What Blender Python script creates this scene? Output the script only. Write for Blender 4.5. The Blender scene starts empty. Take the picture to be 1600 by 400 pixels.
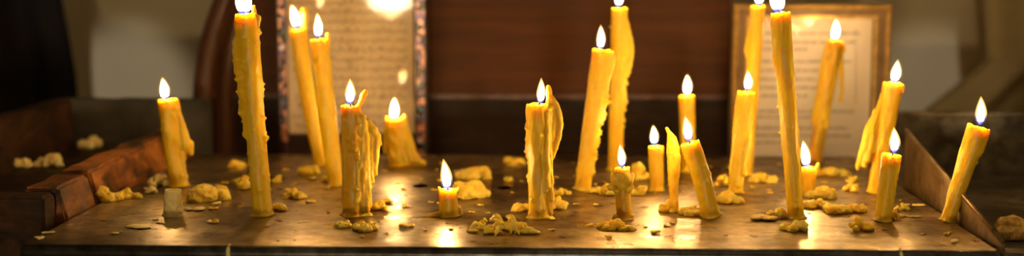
import bpy, bmesh, math, random
from mathutils import Vector, Matrix, noise, geometry
R = math.radians
PI = math.pi
scene = bpy.context.scene
COL = scene.collection
rnd = random.Random(7)

# ------------------------------------------------------------------ camera
F = 2222.0                       # focal length in pixels of a 1600 px wide frame
YAW, PITCH = R(1.8), R(6.67)
CAM = Vector((0.0, -0.889, 0.176))
FW = Vector((-math.sin(YAW)*math.cos(PITCH), math.cos(YAW)*math.cos(PITCH), -math.sin(PITCH)))
RT = Vector((math.cos(YAW), math.sin(YAW), 0))
UP = RT.cross(FW)

def ray(px, py):
    return FW + RT*((px-800)/F) + UP*((200-py)/F)
def G(px, py, z=0.0):            # point of a level plane seen at a pixel
    d = ray(px, py)
    return CAM + d*((z-CAM.z)/d.z)
def P(px, py, y):                # point of an upright plane (distance y) seen at a pixel
    d = ray(px, py)
    return CAM + d*((y-CAM.y)/d.y)
def mpp(p):                      # metres per pixel at a point
    return (p-CAM).dot(FW)/F

cam = bpy.data.cameras.new('camera')
cam.sensor_width = 36.0
cam.lens = F*36/1600
cam.clip_start = 0.02
cam.dof.use_dof = True
cam.dof.focus_distance = 0.965
cam.dof.aperture_fstop = 3.8
co = bpy.data.objects.new('camera', cam)
COL.objects.link(co)
co.location = CAM
co.rotation_euler = (PI/2-PITCH, 0, YAW)
scene.camera = co

# ------------------------------------------------------------------ materials
MATS = {}
def new_mat(name):
    m = bpy.data.materials.new(name); m.use_nodes = True
    nt = m.node_tree
    for n in list(nt.nodes): nt.nodes.remove(n)
    out = nt.nodes.new('ShaderNodeOutputMaterial')
    MATS[name] = m
    return m, nt, out
def nd(nt, typ, **kw):
    n = nt.nodes.new(typ)
    for k, v in kw.items():
        if k.startswith('i_'):
            key = k[2:].replace('_', ' ')
            n.inputs[key].default_value = v
        else: setattr(n, k, v)
    return n
def ramp(nt, stops, interp='LINEAR'):
    r = nt.nodes.new('ShaderNodeValToRGB')
    cr = r.color_ramp; cr.interpolation = interp
    while len(cr.elements) < len(stops): cr.elements.new(0.5)
    for e, (p, c) in zip(cr.elements, stops):
        e.position = p; e.color = (c[0], c[1], c[2], c[3] if len(c) > 3 else 1)
    return r
def principled(nt, out):
    b = nt.nodes.new('ShaderNodeBsdfPrincipled')
    nt.links.new(b.outputs[0], out.inputs[0])
    return b
def texco(nt, scale=(1,1,1), which='Object', rot=(0,0,0)):
    tc = nt.nodes.new('ShaderNodeTexCoord')
    mp = nt.nodes.new('ShaderNodeMapping'); mp.inputs['Scale'].default_value = scale
    mp.inputs['Rotation'].default_value = rot
    nt.links.new(tc.outputs[which], mp.inputs[0])
    return mp.outputs[0]

def wax_mat(name, c1, c2, sss=0.9, scale=0.006, rough=0.38, radius=(1.0, 0.85, 0.5)):
    m, nt, out = new_mat(name)
    b = principled(nt, out)
    co_ = texco(nt)
    n = nd(nt, 'ShaderNodeTexNoise', i_Scale=160.0, i_Detail=4.0)
    nt.links.new(co_, n.inputs['Vector'])
    r = ramp(nt, [(0.35, c1), (0.68, c2)])
    nt.links.new(n.outputs[0], r.inputs[0])
    # frosted streaks and scuffs running along the wax
    ns = nd(nt, 'ShaderNodeTexNoise', i_Scale=260.0, i_Detail=5.0, i_Roughness=0.6)
    nt.links.new(texco(nt, (1, 1, 0.10)), ns.inputs['Vector'])
    rs_ = ramp(nt, [(0.50, (0, 0, 0)), (0.72, (0.55,)*3)])
    nt.links.new(ns.outputs[0], rs_.inputs[0])
    mxs = nd(nt, 'ShaderNodeMix', data_type='RGBA')
    nt.links.new(rs_.outputs[0], mxs.inputs['Factor']); nt.links.new(r.outputs[0], mxs.inputs[6])
    mxs.inputs[7].default_value = (0.97, 0.74, 0.16, 1)
    nt.links.new(mxs.outputs[2], b.inputs['Base Color'])
    b.inputs['Roughness'].default_value = rough
    b.inputs['IOR'].default_value = 1.44
    b.inputs['Subsurface Weight'].default_value = sss
    b.inputs['Subsurface Radius'].default_value = radius
    b.inputs['Subsurface Scale'].default_value = scale
    n2 = nd(nt, 'ShaderNodeTexNoise', i_Scale=420.0, i_Detail=3.0)
    nt.links.new(co_, n2.inputs['Vector'])
    bp = nd(nt, 'ShaderNodeBump', i_Strength=0.35, i_Distance=0.0008)
    nt.links.new(n2.outputs[0], bp.inputs['Height'])
    nt.links.new(bp.outputs[0], b.inputs['Normal'])
    return m
WAX = wax_mat('beeswax', (0.95, 0.53, 0.006), (0.96, 0.60, 0.012), scale=0.0038, radius=(0.85, 1.0, 0.6))
WAXD = wax_mat('dark_beeswax', (0.80, 0.41, 0.005), (0.86, 0.47, 0.01), scale=0.003, radius=(0.85, 1.0, 0.6))
DRIP = wax_mat('drip_wax', (0.95, 0.55, 0.015), (0.96, 0.63, 0.04), scale=0.002)
CRUMB = wax_mat('crumbled_wax', (0.96, 0.60, 0.04), (0.97, 0.70, 0.11), scale=0.003, rough=0.45)
PALE = wax_mat('pale_wax', (0.86, 0.66, 0.25), (0.92, 0.76, 0.40), scale=0.003, rough=0.5)

FLAKE = wax_mat('thin_wax_flake', (0.93, 0.60, 0.06), (0.96, 0.70, 0.15), sss=0.4, scale=0.0006, rough=0.45)
FLAKE_PALE = wax_mat('thin_pale_flake', (0.88, 0.68, 0.27), (0.94, 0.78, 0.42), sss=0.4, scale=0.0006, rough=0.5)
OLDWAX = wax_mat('old_dull_wax', (0.42, 0.26, 0.07), (0.52, 0.34, 0.11), scale=0.002, rough=0.6)
def wick_mat():
    m, nt, out = new_mat('charred_wick')
    b = principled(nt, out)
    b.inputs['Base Color'].default_value = (0.02, 0.012, 0.008, 1); b.inputs['Roughness'].default_value = 0.9
    return m
WICK = wick_mat()

def flame_mat(name, core):
    m, nt, out = new_mat(name)
    tc = nt.nodes.new('ShaderNodeTexCoord')
    sp = nt.nodes.new('ShaderNodeSeparateXYZ')
    nt.links.new(tc.outputs['UV'], sp.inputs[0])
    if core:
        cr = ramp(nt, [(0.0, (0.10, 0.16, 0.9)), (0.16, (0.30, 0.30, 0.75)), (0.30, (1, 0.62, 0.20)), (0.8, (1, 0.58, 0.16)), (1.0, (1, 0.5, 0.10))])
        st = ramp(nt, [(0.0, (.004,)*3), (0.13, (.008,)*3), (0.28, (.75,)*3), (0.45, (1,)*3), (0.8, (.6,)*3), (1.0, (.12,)*3)])
        al = ramp(nt, [(0.0, (.35,)*3), (0.18, (.6,)*3), (0.3, (1,)*3)])
        k = FLAME
    else:
        cr = ramp(nt, [(0.0, (0.12, 0.2, 1.0)), (0.25, (0.6, 0.4, 0.55)), (0.38, (1, 0.6, 0.16)), (1.0, (1, 0.5, 0.09))])
        st = ramp(nt, [(0.0, (.10,)*3), (0.25, (.3,)*3), (0.4, (1,)*3), (1.0, (.8,)*3)])
        al = ramp(nt, [(0.0, (.22,)*3), (0.3, (.25,)*3), (0.5, (.32,)*3), (1.0, (.4,)*3)])
        k = 1.7
    for r in (cr, st, al): nt.links.new(sp.outputs['Y'], r.inputs[0])
    mul = nd(nt, 'ShaderNodeMath', operation='MULTIPLY'); mul.inputs[1].default_value = k
    nt.links.new(st.outputs[0], mul.inputs[0])
    em = nt.nodes.new('ShaderNodeEmission')
    nt.links.new(cr.outputs[0], em.inputs[0]); nt.links.new(mul.outputs[0], em.inputs[1])
    tr = nt.nodes.new('ShaderNodeBsdfTransparent')
    mx = nt.nodes.new('ShaderNodeMixShader')
    nt.links.new(al.outputs[0], mx.inputs[0]); nt.links.new(tr.outputs[0], mx.inputs[1]); nt.links.new(em.outputs[0], mx.inputs[2])
    nt.links.new(mx.outputs[0], out.inputs[0])
    return m
FLAME = 260.0
FL_CORE = flame_mat('flame_core', True)
FL_MANTLE = flame_mat('flame_mantle', False)

def metal_mat(name, c_dark, c_light, r0, r1, film=0.0, bump=0.35):
    m, nt, out = new_mat(name)
    b = principled(nt, out)
    v = texco(nt)
    n = nd(nt, 'ShaderNodeTexNoise', i_Scale=14.0, i_Detail=7.0, i_Roughness=0.62)
    nt.links.new(v, n.inputs['Vector'])
    c = ramp(nt, [(0.41, c_dark), (0.60, c_light)])
    nt.links.new(n.outputs[0], c.inputs[0])
    n2 = nd(nt, 'ShaderNodeTexNoise', i_Scale=45.0, i_Detail=6.0, i_Roughness=0.6)
    nt.links.new(v, n2.inputs['Vector'])
    rr = ramp(nt, [(0.35, (r0,)*3), (0.65, (r1,)*3)])
    nt.links.new(n2.outputs[0], rr.inputs[0])
    n5 = nd(nt, 'ShaderNodeTexNoise', i_Scale=75.0, i_Detail=8.0, i_Roughness=0.7)
    nt.links.new(v, n5.inputs['Vector'])
    mt5 = ramp(nt, [(0.36, (0.45, 0.42, 0.38)), (0.56, (1, 1, 1))])
    nt.links.new(n5.outputs[0], mt5.inputs[0])
    m5 = nd(nt, 'ShaderNodeMix', data_type='RGBA', blend_type='MULTIPLY'); m5.inputs['Factor'].default_value = 1.0
    nt.links.new(c.outputs[0], m5.inputs[6]); nt.links.new(mt5.outputs[0], m5.inputs[7])
    nt.links.new(m5.outputs[2], b.inputs['Base Color'])
    nt.links.new(rr.outputs[0], b.inputs['Roughness'])
    b.inputs['Metallic'].default_value = 0.92
    n3 = nd(nt, 'ShaderNodeTexNoise', i_Scale=110.0, i_Detail=5.0)
    nt.links.new(v, n3.inputs['Vector'])
    bp = nd(nt, 'ShaderNodeBump', i_Strength=bump, i_Distance=0.0012)
    nt.links.new(n3.outputs[0], bp.inputs['Height']); nt.links.new(bp.outputs[0], b.inputs['Normal'])
    if film:
        # thin dull patches of old wax and soot: metallic drops there
        n4 = nd(nt, 'ShaderNodeTexNoise', i_Scale=22.0, i_Detail=8.0, i_Roughness=0.7)
        nt.links.new(texco(nt, (1, 1, 1), rot=(0, 0, 0.7)), n4.inputs['Vector'])
        mr = ramp(nt, [(0.50, (0.95,)*3), (0.66, (0.95-film,)*3)])
        nt.links.new(n4.outputs[0], mr.inputs[0]); nt.links.new(mr.outputs[0], b.inputs['Metallic'])
    return m
SHADE_STEEL = metal_mat('shade_dark_steel', (0.012, 0.010, 0.008), (0.022, 0.018, 0.015), 0.7, 0.8)  # near black so the tray holes look shaded inside
TRAY = metal_mat('tarnished_steel', (0.24, 0.16, 0.075), (0.56, 0.42, 0.21), 0.25, 0.46, 0.40)
LIP = metal_mat('dark_rolled_steel', (0.045, 0.042, 0.04), (0.11, 0.105, 0.10), 0.30, 0.42, 0.0, 0.06)
SIDE = metal_mat('brushed_steel', (0.20, 0.13, 0.06), (0.36, 0.25, 0.13), 0.38, 0.5)
DARKM = metal_mat('dark_trough_metal', (0.12, 0.10, 0.075), (0.28, 0.24, 0.18), 0.4, 0.6, 0.6)

def wood_mat(name, c1, c2, c3, rough=0.45, grain=(40, 4, 4), spec=0.4):
    m, nt, out = new_mat(name)
    b = principled(nt, out)
    v = texco(nt, grain)
    n = nd(nt, 'ShaderNodeTexNoise', i_Scale=2.0, i_Detail=8.0, i_Roughness=0.65, i_Distortion=0.6)
    nt.links.new(v, n.inputs['Vector'])
    r = ramp(nt, [(0.36, c1), (0.5, c2), (0.64, c3)])
    nt.links.new(n.outputs[0], r.inputs[0]); nt.links.new(r.outputs[0], b.inputs['Base Color'])
    b.inputs['Roughness'].default_value = rough
    b.inputs['Specular IOR Level'].default_value = spec
    bp = nd(nt, 'ShaderNodeBump', i_Strength=0.25, i_Distance=0.001)
    nt.links.new(n.outputs[0], bp.inputs['Height']); nt.links.new(bp.outputs[0], b.inputs['Normal'])
    return m
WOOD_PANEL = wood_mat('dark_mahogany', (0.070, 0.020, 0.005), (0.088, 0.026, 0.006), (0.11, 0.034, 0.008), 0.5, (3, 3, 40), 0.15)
WOOD_EDGE = wood_mat('red_mahogany', (0.06, 0.02, 0.009), (0.10, 0.036, 0.017), (0.14, 0.05, 0.025), 0.36, (60, 60, 6))
WOOD_ORANGE = wood_mat('worn_orange_wood', (0.025, 0.009, 0.003), (0.20, 0.064, 0.010), (0.44, 0.165, 0.03), 0.5, (22, 12, 26))
WOOD_DARK = wood_mat('stained_dark_wood', (0.018, 0.009, 0.004), (0.045, 0.02, 0.009), (0.09, 0.036, 0.014), 0.6, (20, 8, 20), 0.2)
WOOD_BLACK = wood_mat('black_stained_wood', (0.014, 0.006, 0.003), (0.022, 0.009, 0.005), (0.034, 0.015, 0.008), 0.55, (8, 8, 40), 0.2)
GREY_BOARD = wood_mat('grey_board', (0.02, 0.017, 0.013), (0.045, 0.038, 0.03), (0.07, 0.06, 0.045), 0.7, (8, 8, 8))

def plain_mat(name, c1, c2, scale, rough, metallic=0.0, bump=0.0, spec=0.5):
    m, nt, out = new_mat(name)
    b = principled(nt, out)
    n = nd(nt, 'ShaderNodeTexNoise', i_Scale=scale, i_Detail=5.0)
    nt.links.new(texco(nt), n.inputs['Vector'])
    r = ramp(nt, [(0.35, c1), (0.65, c2)])
    nt.links.new(n.outputs[0], r.inputs[0]); nt.links.new(r.outputs[0], b.inputs['Base Color'])
    b.inputs['Roughness'].default_value = rough; b.inputs['Metallic'].default_value = metallic
    b.inputs['Specular IOR Level'].default_value = spec
    if bump:
        bp = nd(nt, 'ShaderNodeBump', i_Strength=bump, i_Distance=0.002)
        nt.links.new(n.outputs[0], bp.inputs['Height']); nt.links.new(bp.outputs[0], b.inputs['Normal'])
    return m
PAPER_L = plain_mat('aged_paper', (0.62, 0.47, 0.31), (0.72, 0.56, 0.38), 30, 0.8)
PAPER_R = plain_mat('white_paper', (0.86, 0.74, 0.64), (0.90, 0.79, 0.70), 20, 0.8)
INK_L = plain_mat('brown_ink', (0.20, 0.13, 0.075), (0.28, 0.18, 0.10), 60, 0.9)
INK_R = plain_mat('grey_ink', (0.26, 0.19, 0.15), (0.34, 0.25, 0.2), 60, 0.9)
GOLD = plain_mat('aged_gilding', (0.46, 0.28, 0.07), (0.75, 0.48, 0.16), 120, 0.38, 0.45, 0.2)
BROWN_FLAT = plain_mat('brown_frame_paint', (0.16, 0.09, 0.035), (0.24, 0.14, 0.06), 60, 0.45)
CURT_DARK = plain_mat('dark_cloth', (0.010, 0.006, 0.005), (0.016, 0.009, 0.007), 15, 0.95)
SHADOW_BROWN = plain_mat('wall_shadow_brown', (0.42, 0.29, 0.10), (0.52, 0.36, 0.125), 15, 0.95)  # brown of the shadow on the right wall
PLASTER = plain_mat('plaster', (0.42, 0.38, 0.31), (0.47, 0.43, 0.36), 6, 0.9)
CEIL = plain_mat('ceiling_paint', (0.5, 0.47, 0.42), (0.56, 0.53, 0.47), 6, 0.9)
FLOORM = plain_mat('stone_floor', (0.10, 0.085, 0.07), (0.16, 0.14, 0.115), 5, 0.5)
BLACKM = plain_mat('black_metal', (0.02, 0.02, 0.02), (0.03, 0.03, 0.03), 40, 0.5, 0.5)

YWALL = 0.95
WALLM = plain_mat('grey_wall_paint', (0.60, 0.50, 0.32), (0.68, 0.57, 0.37), 5, 0.9)

def inlay_mat():
    m, nt, out = new_mat('shell_inlay')
    b = principled(nt, out)
    v = texco(nt)
    vo = nd(nt, 'ShaderNodeTexVoronoi', i_Scale=210.0)
    nt.links.new(v, vo.inputs['Vector'])
    sp = nt.nodes.new('ShaderNodeSeparateColor')
    nt.links.new(vo.outputs['Color'], sp.inputs[0])
    r = ramp(nt, [(0.0, (0.02, 0.008, 0.006)), (0.25, (0.10, 0.05, 0.06)), (0.42, (0.45, 0.20, 0.12)), (0.55, (0.03, 0.012, 0.01)),
                  (0.68, (0.10, 0.05, 0.10)), (0.8, (0.30, 0.12, 0.06)), (0.9, (0.04, 0.08, 0.09)), (0.96, (0.45, 0.33, 0.36))], 'CONSTANT')
    nt.links.new(sp.outputs[0], r.inputs[0]); nt.links.new(r.outputs[0], b.inputs['Base Color'])
    b.inputs['Roughness'].default_value = 0.25; b.inputs['Metallic'].default_value = 0.35
    bp = nd(nt, 'ShaderNodeBump', i_Strength=0.5, i_Distance=0.001)
    nt.links.new(sp.outputs[1], bp.inputs['Height']); nt.links.new(bp.outputs[0], b.inputs['Normal'])
    return m
INLAY = inlay_mat()

def glass_mat():
    m, nt, out = new_mat('picture_glass')
    fr = nd(nt, 'ShaderNodeFresnel', i_IOR=1.16)
    tr = nt.nodes.new('ShaderNodeBsdfTransparent')
    gl = nt.nodes.new('ShaderNodeBsdfGlossy'); gl.inputs['Roughness'].default_value = 0.03
    mx = nt.nodes.new('ShaderNodeMixShader')
    nt.links.new(fr.outputs[0], mx.inputs[0]); nt.links.new(tr.outputs[0], mx.inputs[1]); nt.links.new(gl.outputs[0], mx.inputs[2])
    nt.links.new(mx.outputs[0], out.inputs[0])
    return m
GLASS = glass_mat()

def emit_mat(name, c, s):
    m, nt, out = new_mat(name)
    e = nt.nodes.new('ShaderNodeEmission'); e.inputs[0].default_value = (*c, 1); e.inputs[1].default_value = s
    nt.links.new(e.outputs[0], out.inputs[0])
    return m
LAMP_STRENGTH = 290.0
GLOBE = emit_mat('opal_lamp_glass', (1.0, 0.76, 0.42), LAMP_STRENGTH)
FILLGLOBE = emit_mat('fill_lamp_glass', (1.0, 0.74, 0.45), 9.0)
SPOT_L, SPOT_R = 50.0, 36.0

# ------------------------------------------------------------------ objects
def link(o, parent=None):
    COL.objects.link(o)
    if parent is not None: o.parent = parent
    return o
def tag(o, label, cat, group=None):
    o['label'] = label; o['category'] = cat
    if group: o['group'] = group
    return o
def thing(name, label, cat, loc, group=None):
    o = bpy.data.objects.new(name, None); o.empty_display_size = 0.01
    COL.objects.link(o); o.location = loc
    return tag(o, label, cat, group)
def mesh_obj(name, me, mat, parent=None, smooth=True):
    if mat is not None and not me.materials:
        for mm in (mat if isinstance(mat, (list, tuple)) else [mat]): me.materials.append(mm)
    if smooth:
        me.polygons.foreach_set('use_smooth', [True]*len(me.polygons))
    return link(bpy.data.objects.new(name, me), parent)
def bm_obj(name, bm, mat, parent=None, origin=None, smooth=False):
    o = origin if origin is not None else (parent.location if parent is not None else Vector((0, 0, 0)))
    if parent is not None and parent.type != 'EMPTY' and origin is None: o = parent['_o'] if '_o' in parent else o
    for v in bm.verts: v.co -= Vector(o)
    bmesh.ops.recalc_face_normals(bm, faces=bm.faces)
    me = bpy.data.meshes.new(name); bm.to_mesh(me); bm.free()
    ob = mesh_obj(name, me, mat, parent, smooth)
    if parent is None: ob.location = o
    return ob
def struct(name, bm, mat):
    o = bm_obj(name, bm, mat); o['kind'] = 'structure'; return o

def add_box(bm, lo, hi, bevel=0.0):
    lo, hi = Vector(lo), Vector(hi)
    b = bmesh.new()
    bmesh.ops.create_cube(b, size=1.0)
    for v in b.verts:
        v.co = Vector((lo[i] + (v.co[i]+0.5)*(hi[i]-lo[i]) for i in range(3)))
    if bevel:
        bmesh.ops.bevel(b, geom=list(b.edges), offset=bevel, segments=2, affect='EDGES', clamp_overlap=True)
    join(bm, b)
def join(bm, b, mtx=None):
    me = bpy.data.meshes.new('tmp'); 
    if mtx is not None: b.transform(mtx)
    b.to_mesh(me); b.free(); bm.from_mesh(me); bpy.data.meshes.remove(me)
def add_prism(bm, pts, off, bevel=0.0):
    # closed polygon of world points extruded along off
    b = bmesh.new()
    vs = [b.verts.new(p) for p in pts]
    f = b.faces.new(vs)
    r = bmesh.ops.extrude_face_region(b, geom=[f])
    for v in r['geom']:
        if isinstance(v, bmesh.types.BMVert): v.co += Vector(off)
    bmesh.ops.recalc_face_normals(b, faces=b.faces)
    if bevel:
        bmesh.ops.bevel(b, geom=list(b.edges), offset=bevel, segments=2, affect='EDGES', clamp_overlap=True)
    join(bm, b)
def add_tube(bm, pts, rad, seg=10, caps=True):
    pts = [Vector(p) for p in pts]
    rads = rad if isinstance(rad, (list, tuple)) else [rad]*len(pts)
    rings = []
    for i, p in enumerate(pts):
        a = pts[max(i-1, 0)]; c = pts[min(i+1, len(pts)-1)]
        t = (c-a).normalized()
        ref = Vector((0, 1, 0)) if abs(t.y) < 0.9 else Vector((1, 0, 0))
        u = t.cross(ref).normalized(); v = t.cross(u)
        rings.append([bm.verts.new(p + (u*math.cos(k*2*PI/seg) + v*math.sin(k*2*PI/seg))*rads[i]) for k in range(seg)])
    for a, c in zip(rings, rings[1:]):
        for k in range(seg):
            bm.faces.new((a[k], a[(k+1) % seg], c[(k+1) % seg], c[k]))
    if caps:
        bm.faces.new(rings[0][::-1]); bm.faces.new(rings[-1])

# organic wax: many balls fused by a voxel remesh
def add_ball(bm, c, r, sx=1, sy=1, sz=1, sub=2):
    bmesh.ops.create_icosphere(bm, subdivisions=sub, radius=1.0, matrix=Matrix.Translation(c) @ Matrix.Diagonal((r*sx, r*sy, r*sz, 1)))
def fuse(bm, voxel, smooth=3, rough=0.0, rfreq=300.0, ground=None, seed=0):
    me = bpy.data.meshes.new('tmp'); bm.to_mesh(me); bm.free()
    ob = bpy.data.objects.new('tmp', me); COL.objects.link(ob)
    md = ob.modifiers.new('r', 'REMESH'); md.mode = 'VOXEL'; md.voxel_size = voxel
    if smooth:
        ms = ob.modifiers.new('s', 'SMOOTH'); ms.factor = 0.5; ms.iterations = smooth
    dg = bpy.context.evaluated_depsgraph_get(); dg.update()
    res = bpy.data.meshes.new_from_object(ob.evaluated_get(dg))
    bpy.data.objects.remove(ob); bpy.data.meshes.remove(me)
    off = Vector((seed*3.1, seed*1.7, seed*0.9))
    if rough:
        ns = [v.normal.copy() for v in res.vertices]
        for v, n in zip(res.vertices, ns):
            v.co += n*rough*noise.fractal(v.co*rfreq+off, 0.8, 2.0, 3)
    if ground is not None:
        for v in res.vertices:
            if v.co.z < ground: v.co.z = ground
    res.update()
    return res

# ------------------------------------------------------------------ the room
FLOOR_Z, CEIL_Z = -0.90, 1.75
X0, X1, Y0 = -2.2, 2.2, -3.4
def box_struct(name, lo, hi, mat):
    bm = bmesh.new(); add_box(bm, lo, hi); return struct(name, bm, mat)
box_struct('floor', (X0, Y0, FLOOR_Z-0.06), (X1, YWALL, FLOOR_Z), FLOORM)
box_struct('ceiling', (X0, Y0, CEIL_Z), (X1, YWALL, CEIL_Z+0.06), CEIL)
box_struct('wall_back', (X0, YWALL, FLOOR_Z), (X1, YWALL+0.08, CEIL_Z), WALLM)
box_struct('wall_left', (X0-0.08, Y0, FLOOR_Z), (X0, YWALL, CEIL_Z), PLASTER)
box_struct('wall_right', (X1, Y0, FLOOR_Z), (X1+0.08, YWALL, CEIL_Z), PLASTER)
box_struct('wall_front', (X0, Y0-0.08, FLOOR_Z), (X1, Y0, CEIL_Z), PLASTER)

# ------------------------------------------------------------------ tray and its stand
FL, FR = G(36, 382), G(1556, 390)         # front corners
YB = 0.40                                 # back edge
XL, XR = FL.x, FR.x
YF = (FL.y+FR.y)/2
TABLE_Z = -0.045
t = thing('wooden_table', 'dark wooden table carrying the candle tray and the two framed sheets', 'table', Vector((0.0, 0.2, FLOOR_Z)))
bm = bmesh.new(); add_box(bm, (-0.62, YF-0.03, TABLE_Z-0.035), (0.62, 0.66, TABLE_Z), 0.004); bm_obj('tabletop', bm, WOOD_BLACK, t)
for sx in (-0.56, 0.56):
    for sy in (YF+0.04, 0.60):
        bm = bmesh.new()
        add_tube(bm, [(sx, sy, FLOOR_Z), (sx, sy, -0.5), (sx, sy, TABLE_Z-0.034)], [0.022, 0.026, 0.032], 16)
        bm_obj('leg', bm, WOOD_BLACK, t, smooth=True)
bm = bmesh.new(); add_box(bm, (-0.56, YF+0.02, TABLE_Z-0.11), (0.56, YF+0.04, TABLE_Z-0.034), 0.002); bm_obj('apron', bm, WOOD_BLACK, t)

tray = thing('candle_tray', 'wide tarnished metal tray crowded with lit yellow candles and spilled wax', 'tray', Vector((0, 0.2, TABLE_Z)))
HOLES = [(657, 290), (788, 293)]
def tray_plate():
    outer = [Vector((XL, YF)), Vector((XR, YF)), Vector((XR, YB)), Vector((XL, YB))]
    pts, edges, hol = list(outer), [(0, 1), (1, 2), (2, 3), (3, 0)], []
    for hx, hy in HOLES:
        c = G(hx, hy); s = len(pts); n = 20; r = 0.0064
        hol.append((Vector((c.x, c.y)), r))
        for k in range(n):
            pts.append(Vector((c.x+r*math.cos(2*PI*k/n), c.y+r*1.5*math.sin(2*PI*k/n)))); edges.append((s+k, s+(k+1) % n))
    nx, ny = 60, 42
    for i in range(1, nx):
        for j in range(1, ny):
            p = Vector((XL+(XR-XL)*i/nx, YF+(YB-YF)*j/ny))
            if all((p-c).length > r*2.0 for c, r in hol): pts.append(p)
    vs, es, fs, *_ = geometry.delaunay_2d_cdt(pts, edges, [], 0, 1e-6)
    b = bmesh.new()
    bv = [b.verts.new((v.x, v.y, 0)) for v in vs]
    for f in fs:
        c = sum((vs[i] for i in f), Vector((0, 0)))/len(f)
        if any(((c.x-h.x)/r)**2+((c.y-h.y)/(r*1.5))**2 < 0.99 for h, r in hol): continue
        b.faces.new([bv[i] for i in f])
    g = bmesh.ops.extrude_face_region(b, geom=list(b.faces))
    for v in g['geom']:
        if isinstance(v, bmesh.types.BMVert): v.co.z -= 0.0007
    for v in b.verts: v.co.z += 0.0   # flat plate
    return b
bm_obj('tray_plate', tray_plate(), TRAY, tray)
bm = bmesh.new()           # rolled front edge
prof = []
LRAD = 0.0052
for k in range(13):
    a = PI*0.5 - PI*k/12
    prof.append((YF - LRAD*0.8*math.cos(a), -LRAD + LRAD*math.sin(a)))
prof += [(YF+0.002, -2*LRAD), (YF+0.002, -0.0005)]
add_prism(bm, [(XL-0.001, y, z) for y, z in prof], (XR-XL+0.002, 0, 0))
bm_obj('front_lip', bm, LIP, tray, smooth=False)
for nm, lo, hi in (('side_flange', (XL, YF+0.004, TABLE_Z), (XL+0.002, YB, -0.002)), ('side_flange', (XR-0.002, YF+0.004, TABLE_Z), (XR, YB, -0.002)),
                   ('back_flange', (XL+0.002, YB-0.002, TABLE_Z), (XR-0.002, YB, -0.002)), ('front_flange', (XL+0.002, YF+0.004, TABLE_Z), (XR-0.002, YF+0.006, -0.002))):
    bm = bmesh.new(); add_box(bm, lo, hi); bm_obj(nm, bm, SHADE_STEEL, tray)

# --- the wooden trough on the left
TYB = 0.415
HT = P(250, 201, YB-0.005)
IZ = HT.z                                    # top of the inner board
wt = thing('wooden_trough', 'worn wooden trough of scraps with an orange brown board left of the tray', 'trough', Vector((XL-0.12, 0.2, TABLE_Z)))
yf_in = G(95, 343).y
jy = G(146, 318).y
def board(bm, x0, x1, ya, yb, z0, z1, bev=0.002, seed=0, jag=0.0012, shear=0.0):
    b = bmesh.new()
    add_box(b, (x0, ya, z0), (x1, yb, z1), bev)
    bmesh.ops.subdivide_edges(b, edges=[e for e in b.edges if e.calc_length() > 0.02], cuts=12, use_grid_fill=True)
    for v in b.verts:
        v.co += noise.noise_vector(v.co*55+Vector((seed, 0, 0)))*jag
        if v.co.z > 0: v.co.x -= v.co.z*shear
        v.co.z = max(v.co.z, TABLE_Z+0.0002)
    join(bm, b)
xin = XL + 0.001
BW = 0.026
bm = bmesh.new(); board(bm, xin-BW, xin-0.003, jy+0.004, TYB-0.012, TABLE_Z, IZ, seed=2, shear=0.28); bm_obj('inner_board', bm, WOOD_ORANGE, wt)
bm = bmesh.new(); board(bm, xin-BW, xin-0.003, yf_in, jy-0.003, TABLE_Z, IZ-0.002, seed=5, shear=0.28); bm_obj('inner_board', bm, WOOD_ORANGE, wt)
yfr = yf_in
bm = bmesh.new(); board(bm, XL-0.26, xin-0.010, yfr-0.024, yfr-0.002, TABLE_Z, IZ-0.004, seed=8); bm_obj('front_board', bm, WOOD_DARK, wt)
OP = P(112, 155, TYB)
bm = bmesh.new(); board(bm, OP.x-0.02, OP.x, yfr, TYB, TABLE_Z, OP.z, seed=11); bm_obj('outer_board', bm, WOOD_DARK, wt)
bm = bmesh.new(); board(bm, OP.x-0.02, P(330, 155, TYB+0.01).x, TYB+0.001, TYB+0.016, TABLE_Z, OP.z, seed=13); bm_obj('back_board', bm, GREY_BOARD, wt)
TRZ = 0.004
bm = bmesh.new(); board(bm, OP.x+0.001, xin-BW-0.001, yfr, TYB, TRZ-0.012, TRZ, 0.001, seed=15); bm_obj('trough_floor', bm, WOOD_BLACK, wt)

# --- the metal trough on the right
mt = thing('metal_trough', 'dark metal trough with a sloping bright side plate right of the tray', 'trough', Vector((XR+0.1, 0.2, TABLE_Z)))
xp = XR + 0.004
yb2 = YB+0.012
ypk = G(1403, 290).y
topb = P(1403, 204, ypk).z
bm = bmesh.new()
yt = YF+0.004
add_prism(bm, [(xp, yt, TABLE_Z), (xp, ypk, TABLE_Z), (xp, ypk, topb), (xp, yt, 0.004)], (0.0022, 0, 0), 0.0005)
bm_obj('side_plate', bm, SIDE, mt)
bm = bmesh.new()
add_tube(bm, [(xp+0.001, yt, 0.0045), (xp+0.001, ypk, topb+0.0005)], 0.0017, 8); bm_obj('plate_edge', bm, SIDE, mt, smooth=True)
zbk = P(1500, 179, yb2).z
bm = bmesh.new(); board(bm, P(1385, 200, yb2).x, xp+0.30, yb2+0.003, yb2+0.008, TABLE_Z, zbk, 0.001, 3, 0.0005); bm_obj('back_panel', bm, DARKM, mt)
bm = bmesh.new(); add_tube(bm, [(P(1385, 200, yb2).x, yb2+0.0055, zbk), (xp+0.30, yb2+0.0055, zbk)], 0.0028, 8); bm_obj('rolled_rim', bm, DARKM, mt, smooth=True)
bm = bmesh.new(); board(bm, xp+0.003, xp+0.30, yt+0.012, yb2, -0.022, -0.018, 0.0005, 4, 0.0005); bm_obj('trough_floor', bm, DARKM, mt)
bm = bmesh.new(); board(bm, xp-0.001, xp+0.30, yt-0.010, yt+0.006, TABLE_Z, -0.0005, 0.001, 6, 0.0005); bm_obj('front_panel', bm, DARKM, mt)

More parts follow.
